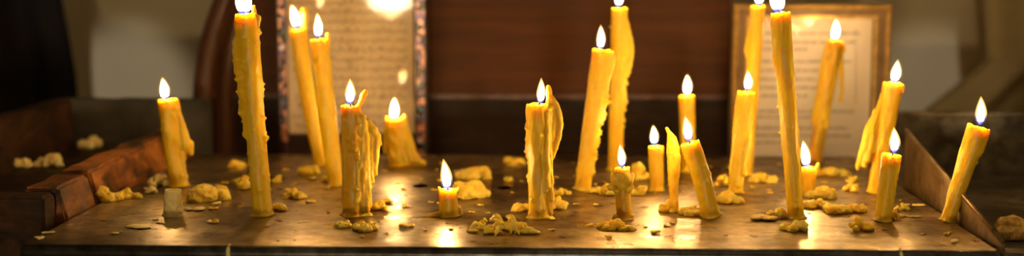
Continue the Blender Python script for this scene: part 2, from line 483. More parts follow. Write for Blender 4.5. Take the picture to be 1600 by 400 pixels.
# ------------------------------------------------------------------ backboard
YBB = 0.515
bb = thing('wooden_backboard', 'dark reddish wooden backboard with a curved left edge behind the tray', 'backboard', Vector((P(720, 300, YBB).x, YBB, TABLE_Z)))
edge_px = [(303, 330), (299, 270), (297, 215), (298, 165), (302, 115), (311, 65), (325, 20), (346, -30), (380, -85)]
edge = [P(x, y, YBB) for x, y in edge_px]
edge[0].z = TABLE_Z
xr_bb = P(1141, 150, YBB).x
zmid = P(900, 150, YBB).z
ztop = edge[-1].z
le = [Vector((p.x+0.012, YBB, p.z)) for p in edge]
low = [p for p in le if p.z < zmid]; upp = [p for p in le if p.z >= zmid]
fx = low[-1].lerp(upp[0], (zmid-low[-1].z)/(upp[0].z-low[-1].z)).x
bm = bmesh.new()
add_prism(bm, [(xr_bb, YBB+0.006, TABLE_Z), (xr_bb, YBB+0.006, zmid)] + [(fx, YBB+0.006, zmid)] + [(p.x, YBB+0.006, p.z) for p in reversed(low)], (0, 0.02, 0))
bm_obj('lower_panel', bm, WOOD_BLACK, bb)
bm = bmesh.new()
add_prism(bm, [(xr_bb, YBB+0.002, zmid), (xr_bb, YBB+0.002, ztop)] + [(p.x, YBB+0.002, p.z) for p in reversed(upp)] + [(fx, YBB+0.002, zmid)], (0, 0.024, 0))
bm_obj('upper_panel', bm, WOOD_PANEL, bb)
bm = bmesh.new()
add_box(bm, (fx+0.006, YBB-0.002, zmid-0.003), (xr_bb, YBB+0.006, zmid+0.001), 0.001)
bm_obj('seam_bead', bm, WOOD_EDGE, bb)
def smooth_pts(pts, n=6):
    out = []
    for i in range(len(pts)-1):
        p0, p1, p2, p3 = pts[max(i-1, 0)], pts[i], pts[i+1], pts[min(i+2, len(pts)-1)]
        for k in range(n):
            s = k/n
            out.append(0.5*((2*p1)+(p2-p0)*s+(2*p0-5*p1+4*p2-p3)*s*s+(3*p1-p0-3*p2+p3)*s**3))
    out.append(pts[-1]); return out
bm = bmesh.new()
add_tube(bm, [p+Vector((0.011, 0.008, 0)) for p in smooth_pts(edge)], 0.0115, 14); bm_obj('edge_moulding', bm, WOOD_EDGE, bb, smooth=True)
bm = bmesh.new()
add_tube(bm, [p+Vector((0.033, 0.006, 0)) for p in smooth_pts(edge)], 0.010, 14); bm_obj('inner_moulding', bm, WOOD_EDGE, bb, smooth=True)

# ------------------------------------------------------------------ curtain, and a cloth standing in for a wall shadow
def cloth(name, label, cat, pts_left, pts_right, y, folds, amp, mat, thick=0.004):
    # two edge polylines (pixels, top to bottom), folds across
    n, m_ = 40, 60
    def samp(pl, s):
        f = s*(len(pl)-1); i = min(int(f), len(pl)-2); a = f-i
        return (pl[i][0]*(1-a)+pl[i+1][0]*a, pl[i][1]*(1-a)+pl[i+1][1]*a)
    bm = bmesh.new(); rows = []
    for j in range(n+1):
        s = j/n; L, Rr = samp(pts_left, s), samp(pts_right, s); row = []
        for i in range(m_+1):
            u = i/m_
            p = P(L[0]*(1-u)+Rr[0]*u, L[1]*(1-u)+Rr[1]*u, y)
            p.y += amp*math.sin(u*folds*2*PI+0.6*math.sin(s*3)) + amp*0.4*noise.noise(Vector((u*6, s*4, 3)))
            row.append(bm.verts.new(p))
        rows.append(row)
    for a, b in zip(rows, rows[1:]):
        for i in range(m_): bm.faces.new((a[i], a[i+1], b[i+1], b[i]))
    bmesh.ops.solidify(bm, geom=list(bm.faces), thickness=thick)
    o = bm_obj(name, bm, mat, smooth=True)
    return tag(o, label, cat)
zt = CEIL_Z
cloth('dark_curtain', 'nearly black curtain hanging at the far left behind the wooden trough', 'curtain',
      [(-330, -2200), (-330, -100), (-330, 60), (-330, 1450)], [(60, -2200), (76, -100), (118, 130), (170, 1450)], 0.70, 5, 0.012, CURT_DARK)
cloth('shadow_cloth', 'dull brown drape at the far right standing in for a shadow on the grey wall', 'silhouette',
      [(1536, -2000), (1536, -40), (1546, 95), (1446, 172), (1400, 1250)], [(1900, -2000), (1900, -40), (1900, 95), (1900, 172), (1900, 1250)], 0.82, 4, 0.012, SHADOW_BROWN)  # cloth cut to the outline of a shadow on the wall

# ------------------------------------------------------------------ framed sheets
def frame_axes(bl, br, tilt):
    X = (br-bl).normalized(); X.z = 0; X.normalize()
    Yd = Vector((0, 0, 1)).cross(X)                 # away from camera
    Z = (Vector((0, 0, 1))*math.cos(tilt) + Yd*math.sin(tilt))
    N = Z.cross(X)*-1.0                            # towards camera
    if N.y > 0: N = -N
    return X, Z, N
def framed(name, label, cat, ybase, px_l, px_r, py_bot, tilt, W_px, H, rails, build):
    pass

# left frame: dark with shell inlay
YL = 0.462
tiltL = R(-2.0)
cL = P(550, 236, YL)
RZ = Matrix.Rotation(R(4.5), 3, 'Z')
X, Z, N = RZ @ Vector((1, 0, 0)), RZ @ Vector((0, math.sin(tiltL), math.cos(tiltL))), RZ @ Vector((0, -math.cos(tiltL), math.sin(tiltL)))
def fpt(o, u, w, n=0.0): return o + X*u + Z*w + N*n
oL = Vector((P(550, 236, YL).x, YL, TABLE_Z))
s = mpp(oL)
def plane_uw(o, px, py):          # pixel -> coordinates on the leaning plane through o
    d = ray(px, py); k = (o-CAM).dot(N)/d.dot(N); p = CAM+d*k-o
    return p.dot(X), p.dot(Z)
lf = thing('picture_frame', 'dark frame inlaid with shell around a handwritten sheet, left of centre', 'frame', oL)
u0 = plane_uw(oL, 434, 120)[0]; u1 = plane_uw(oL, 669, 120)[0]
pu0, pw0 = plane_uw(oL, 452, 209); pu1 = plane_uw(oL, 647, 120)[0]
HF = 0.285
pw1 = HF-0.040
def fbox(bm, o, ua, ub, wa, wb, na, nb, bevel=0.0):
    b = bmesh.new(); add_box(b, (ua, -nb, wa), (ub, -na, wb), bevel)
    M = Matrix(((X.x, -N.x, Z.x, o.x), (X.y, -N.y, Z.y, o.y), (X.z, -N.z, Z.z, o.z), (0, 0, 0, 1)))
    join(bm, b, M)
iw = 0.0085
for nm, ua, ub, wa, wb in (('frame_rail', u0, pu0, 0, HF), ('frame_rail', pu1, u1, 0, HF), ('frame_rail', pu0, pu1, 0, pw0), ('frame_rail', pu0, pu1, pw1, HF)):
    bm = bmesh.new(); fbox(bm, oL, ua, ub, wa, wb, -0.006, 0.008, 0.001); bm_obj(nm, bm, WOOD_BLACK, lf)
rr0, rr1 = plane_uw(oL, 650, 120)[0], plane_uw(oL, 664, 120)[0]
rl0, rl1 = plane_uw(oL, 438, 120)[0], plane_uw(oL, 450, 120)[0]
for ua, ub in ((rl0, rl1), (rr0, rr1)):
    bm = bmesh.new(); fbox(bm, oL, ua, ub, pw0*0.55, HF-0.02, 0.008, 0.0105, 0.0008)
    o = bm_obj('inlay_strip', bm, INLAY, lf); o['label'] = 'sparkling shell inlay strip'
bm = bmesh.new(); fbox(bm, oL, pu0, pu1, pw0, pw1, -0.004, -0.002); bm_obj('paper', bm, PAPER_L, lf)
def ribbon(bm, pts, w, o, n):
    # flat ink stroke with a little thickness on the sheet
    for (a, b) in zip(pts, pts[1:]):
        a, b = Vector(a), Vector(b)
        d = (b-a)
        if d.length < 1e-6: continue
        q = Vector((-d.y, d.x)).normalized()*w*0.5; e = d.normalized()*w*0.3
        vs = [bm.verts.new(fpt(o, v.x, v.y, n)) for v in (a-q-e, b-q+e, b+q+e, a+q-e)]
        bm.faces.new(vs)
rs = random.Random(21)
line_h = 14.6*s
ty = pw0 + 0.0075
while ty < pw1-0.006:
    bm = bmesh.new()
    x = pu1 - 0.006 - rs.random()*0.002
    xend = pu0 + 0.006 + (rs.random()*0.012 if rs.random() < 0.6 else 0)
    while x > xend:
        wl = rs.uniform(0.005, 0.012); n = int(wl/0.0009); pts = []
        ph = rs.random()*6
        for k in range(n+1):
            xx = x - wl*k/n
            hump = 0.0011*math.sin(k*1.7+ph)
            if rs.random() < 0.16: hump += rs.choice((0.0032, 0.0026, -0.0022))
            pts.append((xx, ty+hump))
        ribbon(bm, pts, 0.00075, oL, -0.00185)
        for k in range(rs.randint(1, 3)):
            dx = x-rs.random()*wl; dy = ty+rs.choice((0.0032, -0.0028, 0.0036))
            ribbon(bm, [(dx, dy), (dx+0.0008, dy)], 0.0008, oL, -0.00185)
        x -= wl + rs.uniform(0.0008, 0.002)
    bm_obj('handwriting_line', bm, INK_L, lf)
    ty += line_h
bm = bmesh.new(); fbox(bm, oL, pu0, pu1, pw0, pw1, 0.0035, 0.0050); bm_obj('glass', bm, GLASS, lf)
GL_N = N.copy(); GL_O = fpt(oL, 0, 0, 0.005)

# right frame: gilded with rope edge
YR = 0.452
tiltR = R(-1.5)
oR = Vector((P(1265, 236, YR).x, YR, TABLE_Z))
X, Z, N = Vector((1, 0, 0)), Vector((0, math.sin(tiltR), math.cos(tiltR))), Vector((0, -math.cos(tiltR), math.sin(tiltR)))
rf = thing('picture_frame', 'gilded rope edged frame holding a white printed sheet, right of centre', 'frame', oR)
U0 = plane_uw(oR, 1143, 120)[0]; U1 = plane_uw(oR, 1388, 120)[0]
WT = plane_uw(oR, 1265, 6)[1]
p0 = plane_uw(oR, 1168, 120)[0]; p1 = plane_uw(oR, 1361, 120)[0]; pt = plane_uw(oR, 1265, 29)[1]
pb = plane_uw(oR, 1265, 262)[1]
pb = max(pb, 0.012)
rope = 0.0048
for ua, ub, wa, wb in ((U0+rope, p0, 0, WT-rope), (p1, U1-rope, 0, WT-rope), (p0, p1, pt, WT-rope), (p0, p1, 0, pb)):
    bm = bmesh.new(); fbox(bm, oR, ua, ub, wa, wb, -0.006, 0.006, 0.001); bm_obj('frame_rail', bm, BROWN_FLAT, rf)
def rope_rail(a, b):
    a, b = Vector(a), Vector(b)
    bm = bmesh.new(); L = (b-a).length; n = int(L/0.0042); d = (b-a)/n
    b2 = bmesh.new()
    fbox(bm, oR, min(a.x, b.x)-rope*0.45, max(a.x, b.x)+rope*0.45, min(a.y, b.y)-rope*0.45, max(a.y, b.y)+rope*0.45, -0.006, 0.005)
    for k in range(n+1):
        q = a + d*k
        c = fpt(oR, q.x, q.y, 0.0055)
        dirv = (X*d.x + Z*d.y).normalized(); sk = N.cross(dirv)
        ax = (dirv*0.75+sk*0.66).normalized(); ay = N.cross(ax)
        M = Matrix(((ax.x, ay.x, N.x, c.x), (ax.y, ay.y, N.y, c.y), (ax.z, ay.z, N.z, c.z), (0, 0, 0, 1))) @ Matrix.Diagonal((0.0034, 0.0019, 0.0028, 1))
        bmesh.ops.create_icosphere(bm, subdivisions=2, radius=1.0, matrix=M)
    b2.free()
    return bm
hr = rope*0.5
for a, b in (((U0+hr, hr), (U0+hr, WT-hr)), ((U1-hr, hr), (U1-hr, WT-hr)), ((U0+3*hr, WT-hr), (U1-3*hr, WT-hr)), ((U0+3*hr, hr), (U1-3*hr, hr))):
    bm_obj('rope_moulding', rope_rail(a, b), GOLD, rf, smooth=True)
for ua, ub, wa, wb in ((p0-0.003, p0, pb, pt), (p1, p1+0.003, pb, pt), (p0-0.003, p1+0.003, pt, pt+0.003), (p0-0.003, p1+0.003, pb-0.003, pb)):
    bm = bmesh.new(); fbox(bm, oR, ua, ub, wa, wb, 0.006, 0.0078, 0.0006); bm_obj('gilt_fillet', bm, GOLD, rf)
bm = bmesh.new(); fbox(bm, oR, p0, p1, pb, pt, -0.004, -0.002); bm_obj('paper', bm, PAPER_R, rf)
rows = [(52, 1195, 1345, 1), (66, 1178, 1338, .9), (77, 1178, 1262, .8), (96, 1178, 1330, .6), (110, 1180, 1300, .7), (124, 1185, 1275, .6), (137, 1180, 1300, .9), (150, 1180, 1262, .8),
        (174, 1180, 1335, .9), (183, 1180, 1290, .9), (200, 1180, 1325, .7), (212, 1180, 1330, 1), (223, 1180, 1225, .8), (246, 1185, 1330, .8)]
rs = random.Random(5)
for (py, xa, xb, dens) in rows:
    bm = bmesh.new()
    ua, wv = plane_uw(oR, xa, py); ub = plane_uw(oR, xb, py)[0]
    x = ua
    while x < ub:
        wl = rs.uniform(0.004, 0.011); k = x
        if dens:
            ribbon(bm, [(x, wv-0.0008), (min(x+wl, ub), wv-0.0008)], 0.0005, oR, -0.00185)
            while k < min(x+wl, ub):
                h = rs.choice((0.0014, 0.0014, 0.0014, 0.0024))
                ribbon(bm, [(k, wv-0.0009), (k, wv-0.0009+h)], 0.0006, oR, -0.0018)
                if rs.random() < .5: ribbon(bm, [(k, wv+0.0004), (k+0.0009, wv+0.0004)], 0.0005, oR, -0.0018)
                k += 0.0011
        x += wl+0.0015
    bm_obj('printed_line', bm, INK_R, rf)
bm = bmesh.new()
for k in range(18):
    ua, wv = plane_uw(oR, 1337, 48+6.5*k)
    ribbon(bm, [(ua, wv), (ua+0.0012, wv)], 0.0012, oR, -0.0018)
bm_obj('printed_margin', bm, INK_R, rf)
bm = bmesh.new(); fbox(bm, oR, p0, p1, pb, pt, 0.0035, 0.0050); bm_obj('glass', bm, GLASS, rf)
bm = bmesh.new()
ym = oR + Z*0.10 - N*0.006
add_prism(bm, [ym+Vector((-0.012, 0, 0)), ym+Vector((0.012, 0, 0)), Vector((oR.x+0.016, YR+0.10, TABLE_Z)), Vector((oR.x-0.016, YR+0.10, TABLE_Z))], (0, 0.004, 0))
bm_obj('strut', bm, WOOD_BLACK, rf)

# ------------------------------------------------------------------ floor lamp, and unseen fill lights added
d = ray(610, -3).normalized()
k = (GL_O-CAM).dot(GL_N)/d.dot(GL_N)
hit = CAM + d*k
rdir = d - 2*d.dot(GL_N)*GL_N
LP = hit + rdir*2.5
LR = 0.052
lamp = thing('floor_lamp', 'low floor lamp with a round opal shade behind the viewer', 'lamp', Vector((LP.x, LP.y, FLOOR_Z)))
bm = bmesh.new(); bmesh.ops.create_uvsphere(bm, u_segments=32, v_segments=20, radius=LR, matrix=Matrix.Translation(LP) @ Matrix.Diagonal((1.05, 1.05, 0.62, 1)))
bm_obj('lamp_shade', bm, GLOBE, lamp, smooth=True)
bm = bmesh.new(); add_tube(bm, [(LP.x, LP.y, FLOOR_Z+0.02), LP-Vector((0, 0, LR*0.60))], 0.008, 12); bm_obj('pole', bm, BLACKM, lamp, smooth=True)
bm = bmesh.new(); add_tube(bm, [(LP.x, LP.y, FLOOR_Z), (LP.x, LP.y, FLOOR_Z+0.02), (LP.x, LP.y, FLOOR_Z+0.028)], [0.12, 0.12, 0.02], 28); bm_obj('base', bm, BLACKM, lamp)
CL = Vector((0.25, -0.9, CEIL_Z-0.10))  # warm fill lamp added overhead, out of view
cl = thing('added_fill_lamp', 'round lamp added unseen above the viewer as warm fill', 'lamp', CL)
bm = bmesh.new(); bmesh.ops.create_uvsphere(bm, u_segments=32, v_segments=20, radius=0.09, matrix=Matrix.Translation(CL)); bm_obj('lamp_shade', bm, FILLGLOBE, cl, smooth=True)  # globe of the added fill lamp
bm = bmesh.new(); add_tube(bm, [CL+Vector((0, 0, 0.08)), Vector((CL.x, CL.y, CEIL_Z))], [0.035, 0.06], 24); bm_obj('added_lamp_mount', bm, BLACKM, cl, smooth=True)
for sx, tx, ty_, ang, pw, lb in ((-0.26, 195, 180, 4.8, SPOT_L, 'left spotlight added out of view to brighten the grey wall'), (0.36, 1455, 175, 4.5, SPOT_R, 'right spotlight added out of view to brighten the grey wall')):  # unseen spots added to light the wall patches
    sp_ = Vector((sx, -1.2, CEIL_Z-0.12)); tg = P(tx, ty_, YWALL); dr = (tg-sp_).normalized()
    so = thing('added_wall_spot', lb, 'spotlight', sp_)
    bm = bmesh.new(); add_tube(bm, [sp_-dr*0.10, sp_-dr*0.09, sp_-dr*0.01], [0.02, 0.035, 0.045], 24); bm_obj('added_spot_housing', bm, BLACKM, so, smooth=True)
    bm = bmesh.new(); add_tube(bm, [sp_-dr*0.095, Vector((sp_.x-dr.x*0.095, sp_.y-dr.y*0.095, CEIL_Z))], 0.008, 10); bm_obj('added_spot_stem', bm, BLACKM, so, smooth=True)
    ld = bpy.data.lights.new('added_spot_light', 'SPOT'); ld.energy = pw; ld.spot_size = R(ang); ld.spot_blend = 0.6; ld.shadow_soft_size = 0.012; ld.color = (1.0, 0.93, 0.84)
    lo = bpy.data.objects.new('added_spot_light', ld); COL.objects.link(lo); lo.parent = so
    lo.rotation_euler = dr.to_track_quat('-Z', 'Y').to_euler()

# ------------------------------------------------------------------ candles
def sstep(a, b, x):
    if a == b: return 0.0 if x < a else 1.0
    q = max(0.0, min(1.0, (x-a)/(b-a))); return q*q*(3-2*q)
def angd(a, b): return (a-b+PI) % (2*PI) - PI

class Axis:
    def __init__(s, B, T, bend=0.0):
        s.B, s.T, s.L = B, T, (T-B).length
        s.w = (T-B).normalized()
        s.u = (RT - s.w*RT.dot(s.w)).normalized()
        s.v = s.w.cross(s.u)
        s.bend = bend
    def at(s, h): return s.B + (s.T-s.B)*h + s.u*(s.bend*4*h*(1-h))

def shaft_mesh(ax, r0, r1, seed, runs=(), beads=(), rough=0.05, seg=60, flare=0.5, rim=0.25, bowl=0.35, local=None, step=0.0008, flat_top=False):
    rr = random.Random(seed)
    n = max(14, int(ax.L/step)); off = Vector((seed*2.3, seed*0.7, seed*1.9))
    runs = [dict(a=a, h0=h0, h1=h1, amp=amp, w=w, ph=rr.random()*6) for a, h0, h1, amp, w in runs]
    bm = bmesh.new(); rings = []
    def rad(th, h):
        r = r1*(h) + r0*(1-h)
        cs = Vector((math.cos(th)*1.3, math.sin(th)*1.3, h*ax.L/0.012))
        m = 1 + rough*noise.noise(cs*0.9+off) + rough*0.4*noise.noise(cs*3+off)
        for q in runs:
            if h > q['h0']+0.03 or h < q['h1']-0.03: continue
            a = q['a'] + 0.16*math.sin(h*17+q['ph'])
            g = math.exp(-(angd(th, a)/q['w'])**2)
            if g < 0.01: continue
            lo = q['h1']; sp = 0.004/ax.L
            env = sstep(lo-sp, lo+sp, h)*(1-sstep(q['h0']-0.004/ax.L, q['h0']+0.004/ax.L, h))
            bulb = math.exp(-((h-lo-sp)/(sp*1.2))**2)*0.7
            wob = 1+0.3*noise.noise(Vector((h*ax.L*220, q['ph'], 0)))
            m += q['amp']*g*(env*wob + bulb)
        for (a, hb, amp, sz) in beads:
            dz = (h-hb)*ax.L/(r0*sz); da = angd(th, a)/sz
            e = da*da+dz*dz
            if e < 6: m += amp*math.exp(-e)
        z = h*ax.L
        m += flare*math.exp(-z/0.0014)*(0.7+0.6*noise.noise(Vector((math.cos(th)*1.5, math.sin(th)*1.5, seed))))
        return r*m
    for j in range(n+1):
        h = j/n; c = ax.at(h); ring = []
        for i in range(seg):
            th = 2*PI*i/seg; r = rad(th, h)
            p = c + (ax.u*math.cos(th)+ax.v*math.sin(th))*r
            if j == n:
                p += ax.w*(r1*rim*(0.35+noise.noise(Vector((math.cos(th)*2.2, math.sin(th)*2.2, seed*1.3)))))
            if p.z < 0: p.z = 0
            ring.append(bm.verts.new(p))
        rings.append(ring)
    top = rings[-1]
    inner = []
    for fr, dz in ((0.93, 0.10), (0.82, 0.02), (0.66, -bowl*0.7), (0.40, -bowl), (0.15, -bowl*0.9)):
        ring = []
        for i in range(seg):
            th = 2*PI*i/seg
            e = rim*(0.35+noise.noise(Vector((math.cos(th)*2.2, math.sin(th)*2.2, seed*1.3)))) if fr > 0.8 else 0
            r = rad(th, 1.0)*0.6+r1*0.4
            ring.append(bm.verts.new(ax.T + (ax.u*math.cos(th)+ax.v*math.sin(th))*r*fr + ax.w*r1*(dz+e*0.9)))
        inner.append(ring)
    allr = rings+inner
    for a, b in zip(allr, allr[1:]):
        for i in range(seg):
            bm.faces.new((a[i], a[(i+1) % seg], b[(i+1) % seg], b[i]))
    cv = bm.verts.new(ax.T - ax.w*r1*bowl*0.85)
    for i in range(seg): bm.faces.new((inner[-1][i], inner[-1][(i+1) % seg], cv))
    bm.faces.new(rings[0][::-1])
    return bm

def flame_mesh(base, tip, wid, lobes=1):
    L = (tip-base).length
    w = (tip-base).normalized(); u = (RT-w*RT.dot(w)).normalized(); v = w.cross(u)
    bm = bmesh.new(); uvl = bm.loops.layers.uv.new('UVMap')
    tv = {}
    def shell(mat, grow, t0, t1, lean=0.0, wsc=1.0, offu=0.0):
        n, seg = 26, 20; rings = []
        for j in range(n+1):
            q = j/n; tt = t0 + (t1-t0)*q
            r = wid*0.5*grow*wsc*(math.sin(PI*(0.02+0.98*q**0.82)))**0.75*(1.08-0.30*q)
            if j == 0: r = wid*0.13*grow
            if j == n: r = wid*0.015
            c = base + w*(L*tt) + u*(wid*(0.10*math.sin(q*2.6)*(1 if lean >= 0 else -1)+lean*q*q+offu))
            ring = []
            for i in range(seg):
                th = 2*PI*i/seg
                vv = bm.verts.new(c + (u*math.cos(th)+v*math.sin(th))*r); tv[vv] = q
                ring.append(vv)
            rings.append(ring)
        fs = []
        for a, b in zip(rings, rings[1:]):
            for i in range(seg): fs.append(bm.faces.new((a[i], a[(i+1) % seg], b[(i+1) % seg], b[i])))
        fs.append(bm.faces.new(rings[0][::-1])); fs.append(bm.faces.new(rings[-1]))
        for f in fs:
            f.material_index = mat
            for l in f.loops: l[uvl].uv = (0.5, tv[l.vert])
    if lobes == 1:
        shell(0, 0.80, 0.03, 0.93); shell(1, 1.22, 0.0, 1.03)
    else:
        shell(0, 0.62, 0.03, 0.95, -0.25, 1, -0.16); shell(0, 0.62, 0.03, 0.85, 0.3, 1, 0.18); shell(1, 1.22, 0.0, 1.03)
    return bm

def chain_ball(bm, pts, dens=0.5):
    # pts: (Vector, radius) chain filled with balls
    for (a, ra), (b, rb) in zip(pts, pts[1:]):
        L = (b-a).length; n = max(1, int(L/(min(ra, rb)*dens)))
        for k in range(n+1):
            q = k/n; add_ball(bm, a.lerp(b, q), ra+(rb-ra)*q)

def drip_part(parent, chains, y, seed, mat=DRIP, voxel=0.0005, rough=0.00035, name='wax_drip'):
    # chains: list of lists of (px, py, r_px, dy)
    bm = bmesh.new(); rr = random.Random(seed)
    for ch in chains:
        pts = []
        for (px, py, rp, *dy) in ch:
            p = P(px, py, y+(dy[0] if dy else 0)); pts.append((p, rp*mpp(p)))
        if len(pts) == 1: add_ball(bm, pts[0][0], pts[0][1])
        else: chain_ball(bm, pts)
    me = fuse(bm, voxel, 2, rough, 240, 0.0002, seed)
    for v in me.vertices: v.co -= parent.location
    return mesh_obj(name, me, mat, parent)

CANDLES = []
def strands(n, top, bot, r, seed, dy=-0.002, stop=0.0, wob=2.0):
    # n ropes of wax hanging from the line top=(xa, ya, xb, yb) to the line bot (pixels)
    q = random.Random(seed); out = []
    for k in range(n):
        f = (k+0.5)/n
        xa, ya = top[0]+(top[2]-top[0])*f, top[1]+(top[3]-top[1])*f + q.uniform(-3, 6)
        xb, yb = bot[0]+(bot[2]-bot[0])*f, bot[1]+(bot[3]-bot[1])*f
        g = 1.0 - q.random()*stop
        xb, yb = xa+(xb-xa)*g, ya+(yb-ya)*g
        ch = []; m = max(3, int((yb-ya)/14)); d0 = dy*q.uniform(.6, 1.25)
        for j in range(m+1):
            t_ = j/m; rad = r*q.uniform(.65, 1.1)*(1.0 if j < m else 1.25)
            ch.append((xa+(xb-xa)*t_+q.uniform(-wob, wob)*(0.4+t_*0.6), ya+(yb-ya)*t_, rad, d0*(1+0.5*t_)))
        out.append(ch)
    return out
def candle(label, base, top, wb, wt, flame=None, ftw=17, seed=1, runs=(), beads=(), drips=(), mat=WAX, bend=0.0, lean=0.0, name='lit_candle', rim=0.22,
           lobes=1, flare=0.5, rough=0.05, cat='candle', dripmat=DRIP, bowl=0.35):
    B = G(*base)
    T = P(top[0], top[1], B.y+lean)
    t = thing(name, label, cat, Vector((B.x, B.y, 0)), 'candles on the tray')
    ax = Axis(B, T, bend*mpp(B))
    r0, r1 = wb*0.47*mpp(B), wt*0.47*mpp(T)
    rr = random.Random(seed*13+1)
    RU = []
    for a, h0, h1, amp, w in runs: RU.append((R(a), h0, h1, amp, w))
    BE = list((R(a), h, amp, sz) for a, h, amp, sz in beads)
    for _ in range(int(ax.L/0.0055)):
        BE.append((R(rr.uniform(-170, 10)), rr.uniform(.04, .96), rr.uniform(.06, .16), rr.uniform(.12, .22)))
    bm = shaft_mesh(ax, r0, r1, seed, RU, BE, rim=rim, flare=flare, rough=rough, bowl=bowl)
    bm_obj('shaft', bm, mat, t, smooth=True)
    if drips:
        drip_part(t, drips, B.y+lean*0.6, seed, dripmat)
    if flame:
        (fx0, fy0), (fx1, fy1) = flame
        Tp = T - ax.w*r1*0.3
        yy = T.y
        fb = P(fx0, fy0, yy); ft = P(fx1, fy1, yy)
        wtop = fb + (ft-fb)*0.24
        bm = bmesh.new()
        c0 = T - ax.w*r1*bowl
        add_tube(bm, [c0, c0.lerp(wtop, 0.5)+ax.u*0.0003, wtop], [0.0006, 0.00055, 0.0004], 8)
        bm_obj('wick', bm, WICK, t, smooth=True)
        bm_obj('flame', flame_mesh(fb, ft, ftw*0.84*mpp(fb), lobes), [FL_CORE, FL_MANTLE], t, smooth=True)
    CANDLES.append(t)
    return t
def rbeads(seed, n, alo, ahi, hlo, hhi, amp=(0.12, 0.3), sz=(0.14, 0.3)):
    q = random.Random(seed)
    return [(q.uniform(alo, ahi), q.uniform(hlo, hhi), q.uniform(*amp), q.uniform(*sz)) for _ in range(n)]

# (angles: 0 = right, -90 = towards the viewer, 180 = left)
candle('lone candle leaning left beside the wooden trough, flame burning, lumpy drip on its right', (281, 291), (262, 158), 29, 32, ((258, 156), (253, 122)), 17, 1,
       runs=[(-20, .98, .45, .22, .4), (10, 1, .3, .25, .35), (-100, .9, .5, .08, .3)], beads=rbeads(1, 14, -60, 40, .1, .95),
       drips=[[(277, 175, 5, -.001), (284, 195, 6, -.001), (288, 212, 8, -.001), (291, 228, 9, -.001), (296, 236, 6, 0)], [(297, 224, 6, 0), (299, 240, 3.5, 0)], [(284, 240, 6, -.002), (286, 262, 4, -.002), (287, 280, 4, -.002)]], bend=-2)
candle('short pale candle stub without a flame, streaked, front left of the tray', (270, 337), (270, 298), 30, 27, None, 0, 2, runs=[(-60, 1, .1, .1, .3), (-120, 1, .1, .1, .3), (-20, 1, .0, .12, .3)],
       mat=PALE, name='candle_stub', rim=.12, flare=.35)
candle('tallest thick candle at left with a twin tipped flame and beaded wax down both sides', (411, 336), (384, 24), 31, 36, ((381, 24), (379, -22)), 24, 3,
       runs=[(170, .985, .60, .28, .35), (-150, .97, .40, .16, .30), (195, .9, .5, .3, .3), (-30, 1, .75, .10, .3), (5, 1, .6, .08, .35), (-100, .7, .05, .05, .25)],
       beads=rbeads(3, 22, -45, 25, .35, .99, (.10, .26), (.10, .22)) + rbeads(33, 26, 165, 235, .25, .85, (.05, .22), (.10, .24)),
       drips=[[(398, 30, 4), (397, 18, 4), (396, 11, 3)], [(402, 40, 4), (404, 28, 5)], [(369, 60, 3), (368, 90, 4), (372, 115, 4)]], lobes=2, bend=0)
candle('taller of the leaning pair of smooth candles before the handwritten sheet', (503, 259), (466, 48), 22, 28, ((464, 45), (455, 8)), 17, 4,
       drips=[[(475, 50, 4, .004), (476, 34, 5.5, .004), (476, 22, 6, .004), (475, 16, 5, .004)]], bend=-3, rough=.035)
candle('shorter of the leaning pair of smooth candles before the handwritten sheet', (527, 289), (499, 64), 28, 32, ((497, 60), (495, 21)), 16, 5,
       drips=[[(512, 74, 4), (512, 62, 4), (512, 54, 3)]], bend=-2, rough=.035, beads=rbeads(5, 5, -20, 20, .5, .97, (.08, .15), (.12, .2)))
candle('candle with one dark side and a thick ragged sheet of drips hanging at its right', (552, 336), (548, 168), 36, 33, ((546, 164), (546, 124)), 18, 6,
       runs=[(-60, .96, .02, .15, .35), (-25, .97, .04, .25, .3)], beads=rbeads(6, 10, -70, 10, .1, .9), mat=WAXD, rim=.3,
       drips=[[(560, 166, 4), (566, 156, 4.5), (570, 146, 5), (566, 151, 4), (571, 142, 3)],
              *strands(6, (557, 178, 572, 185), (556, 335, 580, 335), 4.2, 61, -.004, .25), *strands(3, (566, 182, 580, 196), (576, 330, 584, 300), 4.5, 62, -.001, .2), [(565, 200, 6, 0), (568, 260, 6, 0), (568, 332, 8, 0)],
              [(575, 192, 6), (583, 204, 8), (589, 216, 6), (588, 240, 5.5), (586, 262, 5), (587, 272, 3.5)],
              [(582, 210, 7), (580, 240, 7), (577, 270, 6), (575, 290, 7)], [(592, 212, 4), (594, 225, 3)],
              
              [(545, 338, 5, -.006), (560, 340, 7, -.006), (575, 338, 8, -.003)]])
candle('short fat candle wrapped in a skirt of drips before the handwritten sheet', (625, 258), (618, 190), 34, 33, ((615, 187), (615, 152)), 17, 7,
       runs=[(-90, 1, .0, .1, .3), (-50, .95, .1, .2, .3), (-130, .95, .1, .2, .3), (0, .9, .0, .2, .4)], rim=.4,
       drips=[[(606, 196, 6), (603, 215, 5), (601, 228, 4), (603, 238, 3)], [(632, 186, 5), (634, 205, 7), (640, 225, 8), (645, 245, 8), (648, 254, 8)],
              *strands(7, (604, 196, 634, 196), (610, 256, 652, 256), 4.2, 71, -.005, .15), [(650, 255, 6), (662, 254, 5)], *strands(3, (630, 196, 636, 200), (640, 252, 656, 254), 4.5, 72, -.002, .1), [(604, 192, 4), (604, 184, 3)], [(632, 190, 4), (632, 182, 3)]])
candle('low candle end with a tall flame at the front centre left of the tray', (702, 338), (700, 298), 32, 30, ((699, 298), (692, 250)), 19, 8, rim=.3, flare=.3,
       drips=[[(688, 300, 3), (686, 294, 2.5)], [(714, 302, 3), (716, 295, 2.5)], [(688, 334, 6, -.002), (680, 337, 6, -.002), (672, 339, 5, -.002)], [(715, 325, 6, .002), (718, 335, 6, .001)]], bowl=.3)
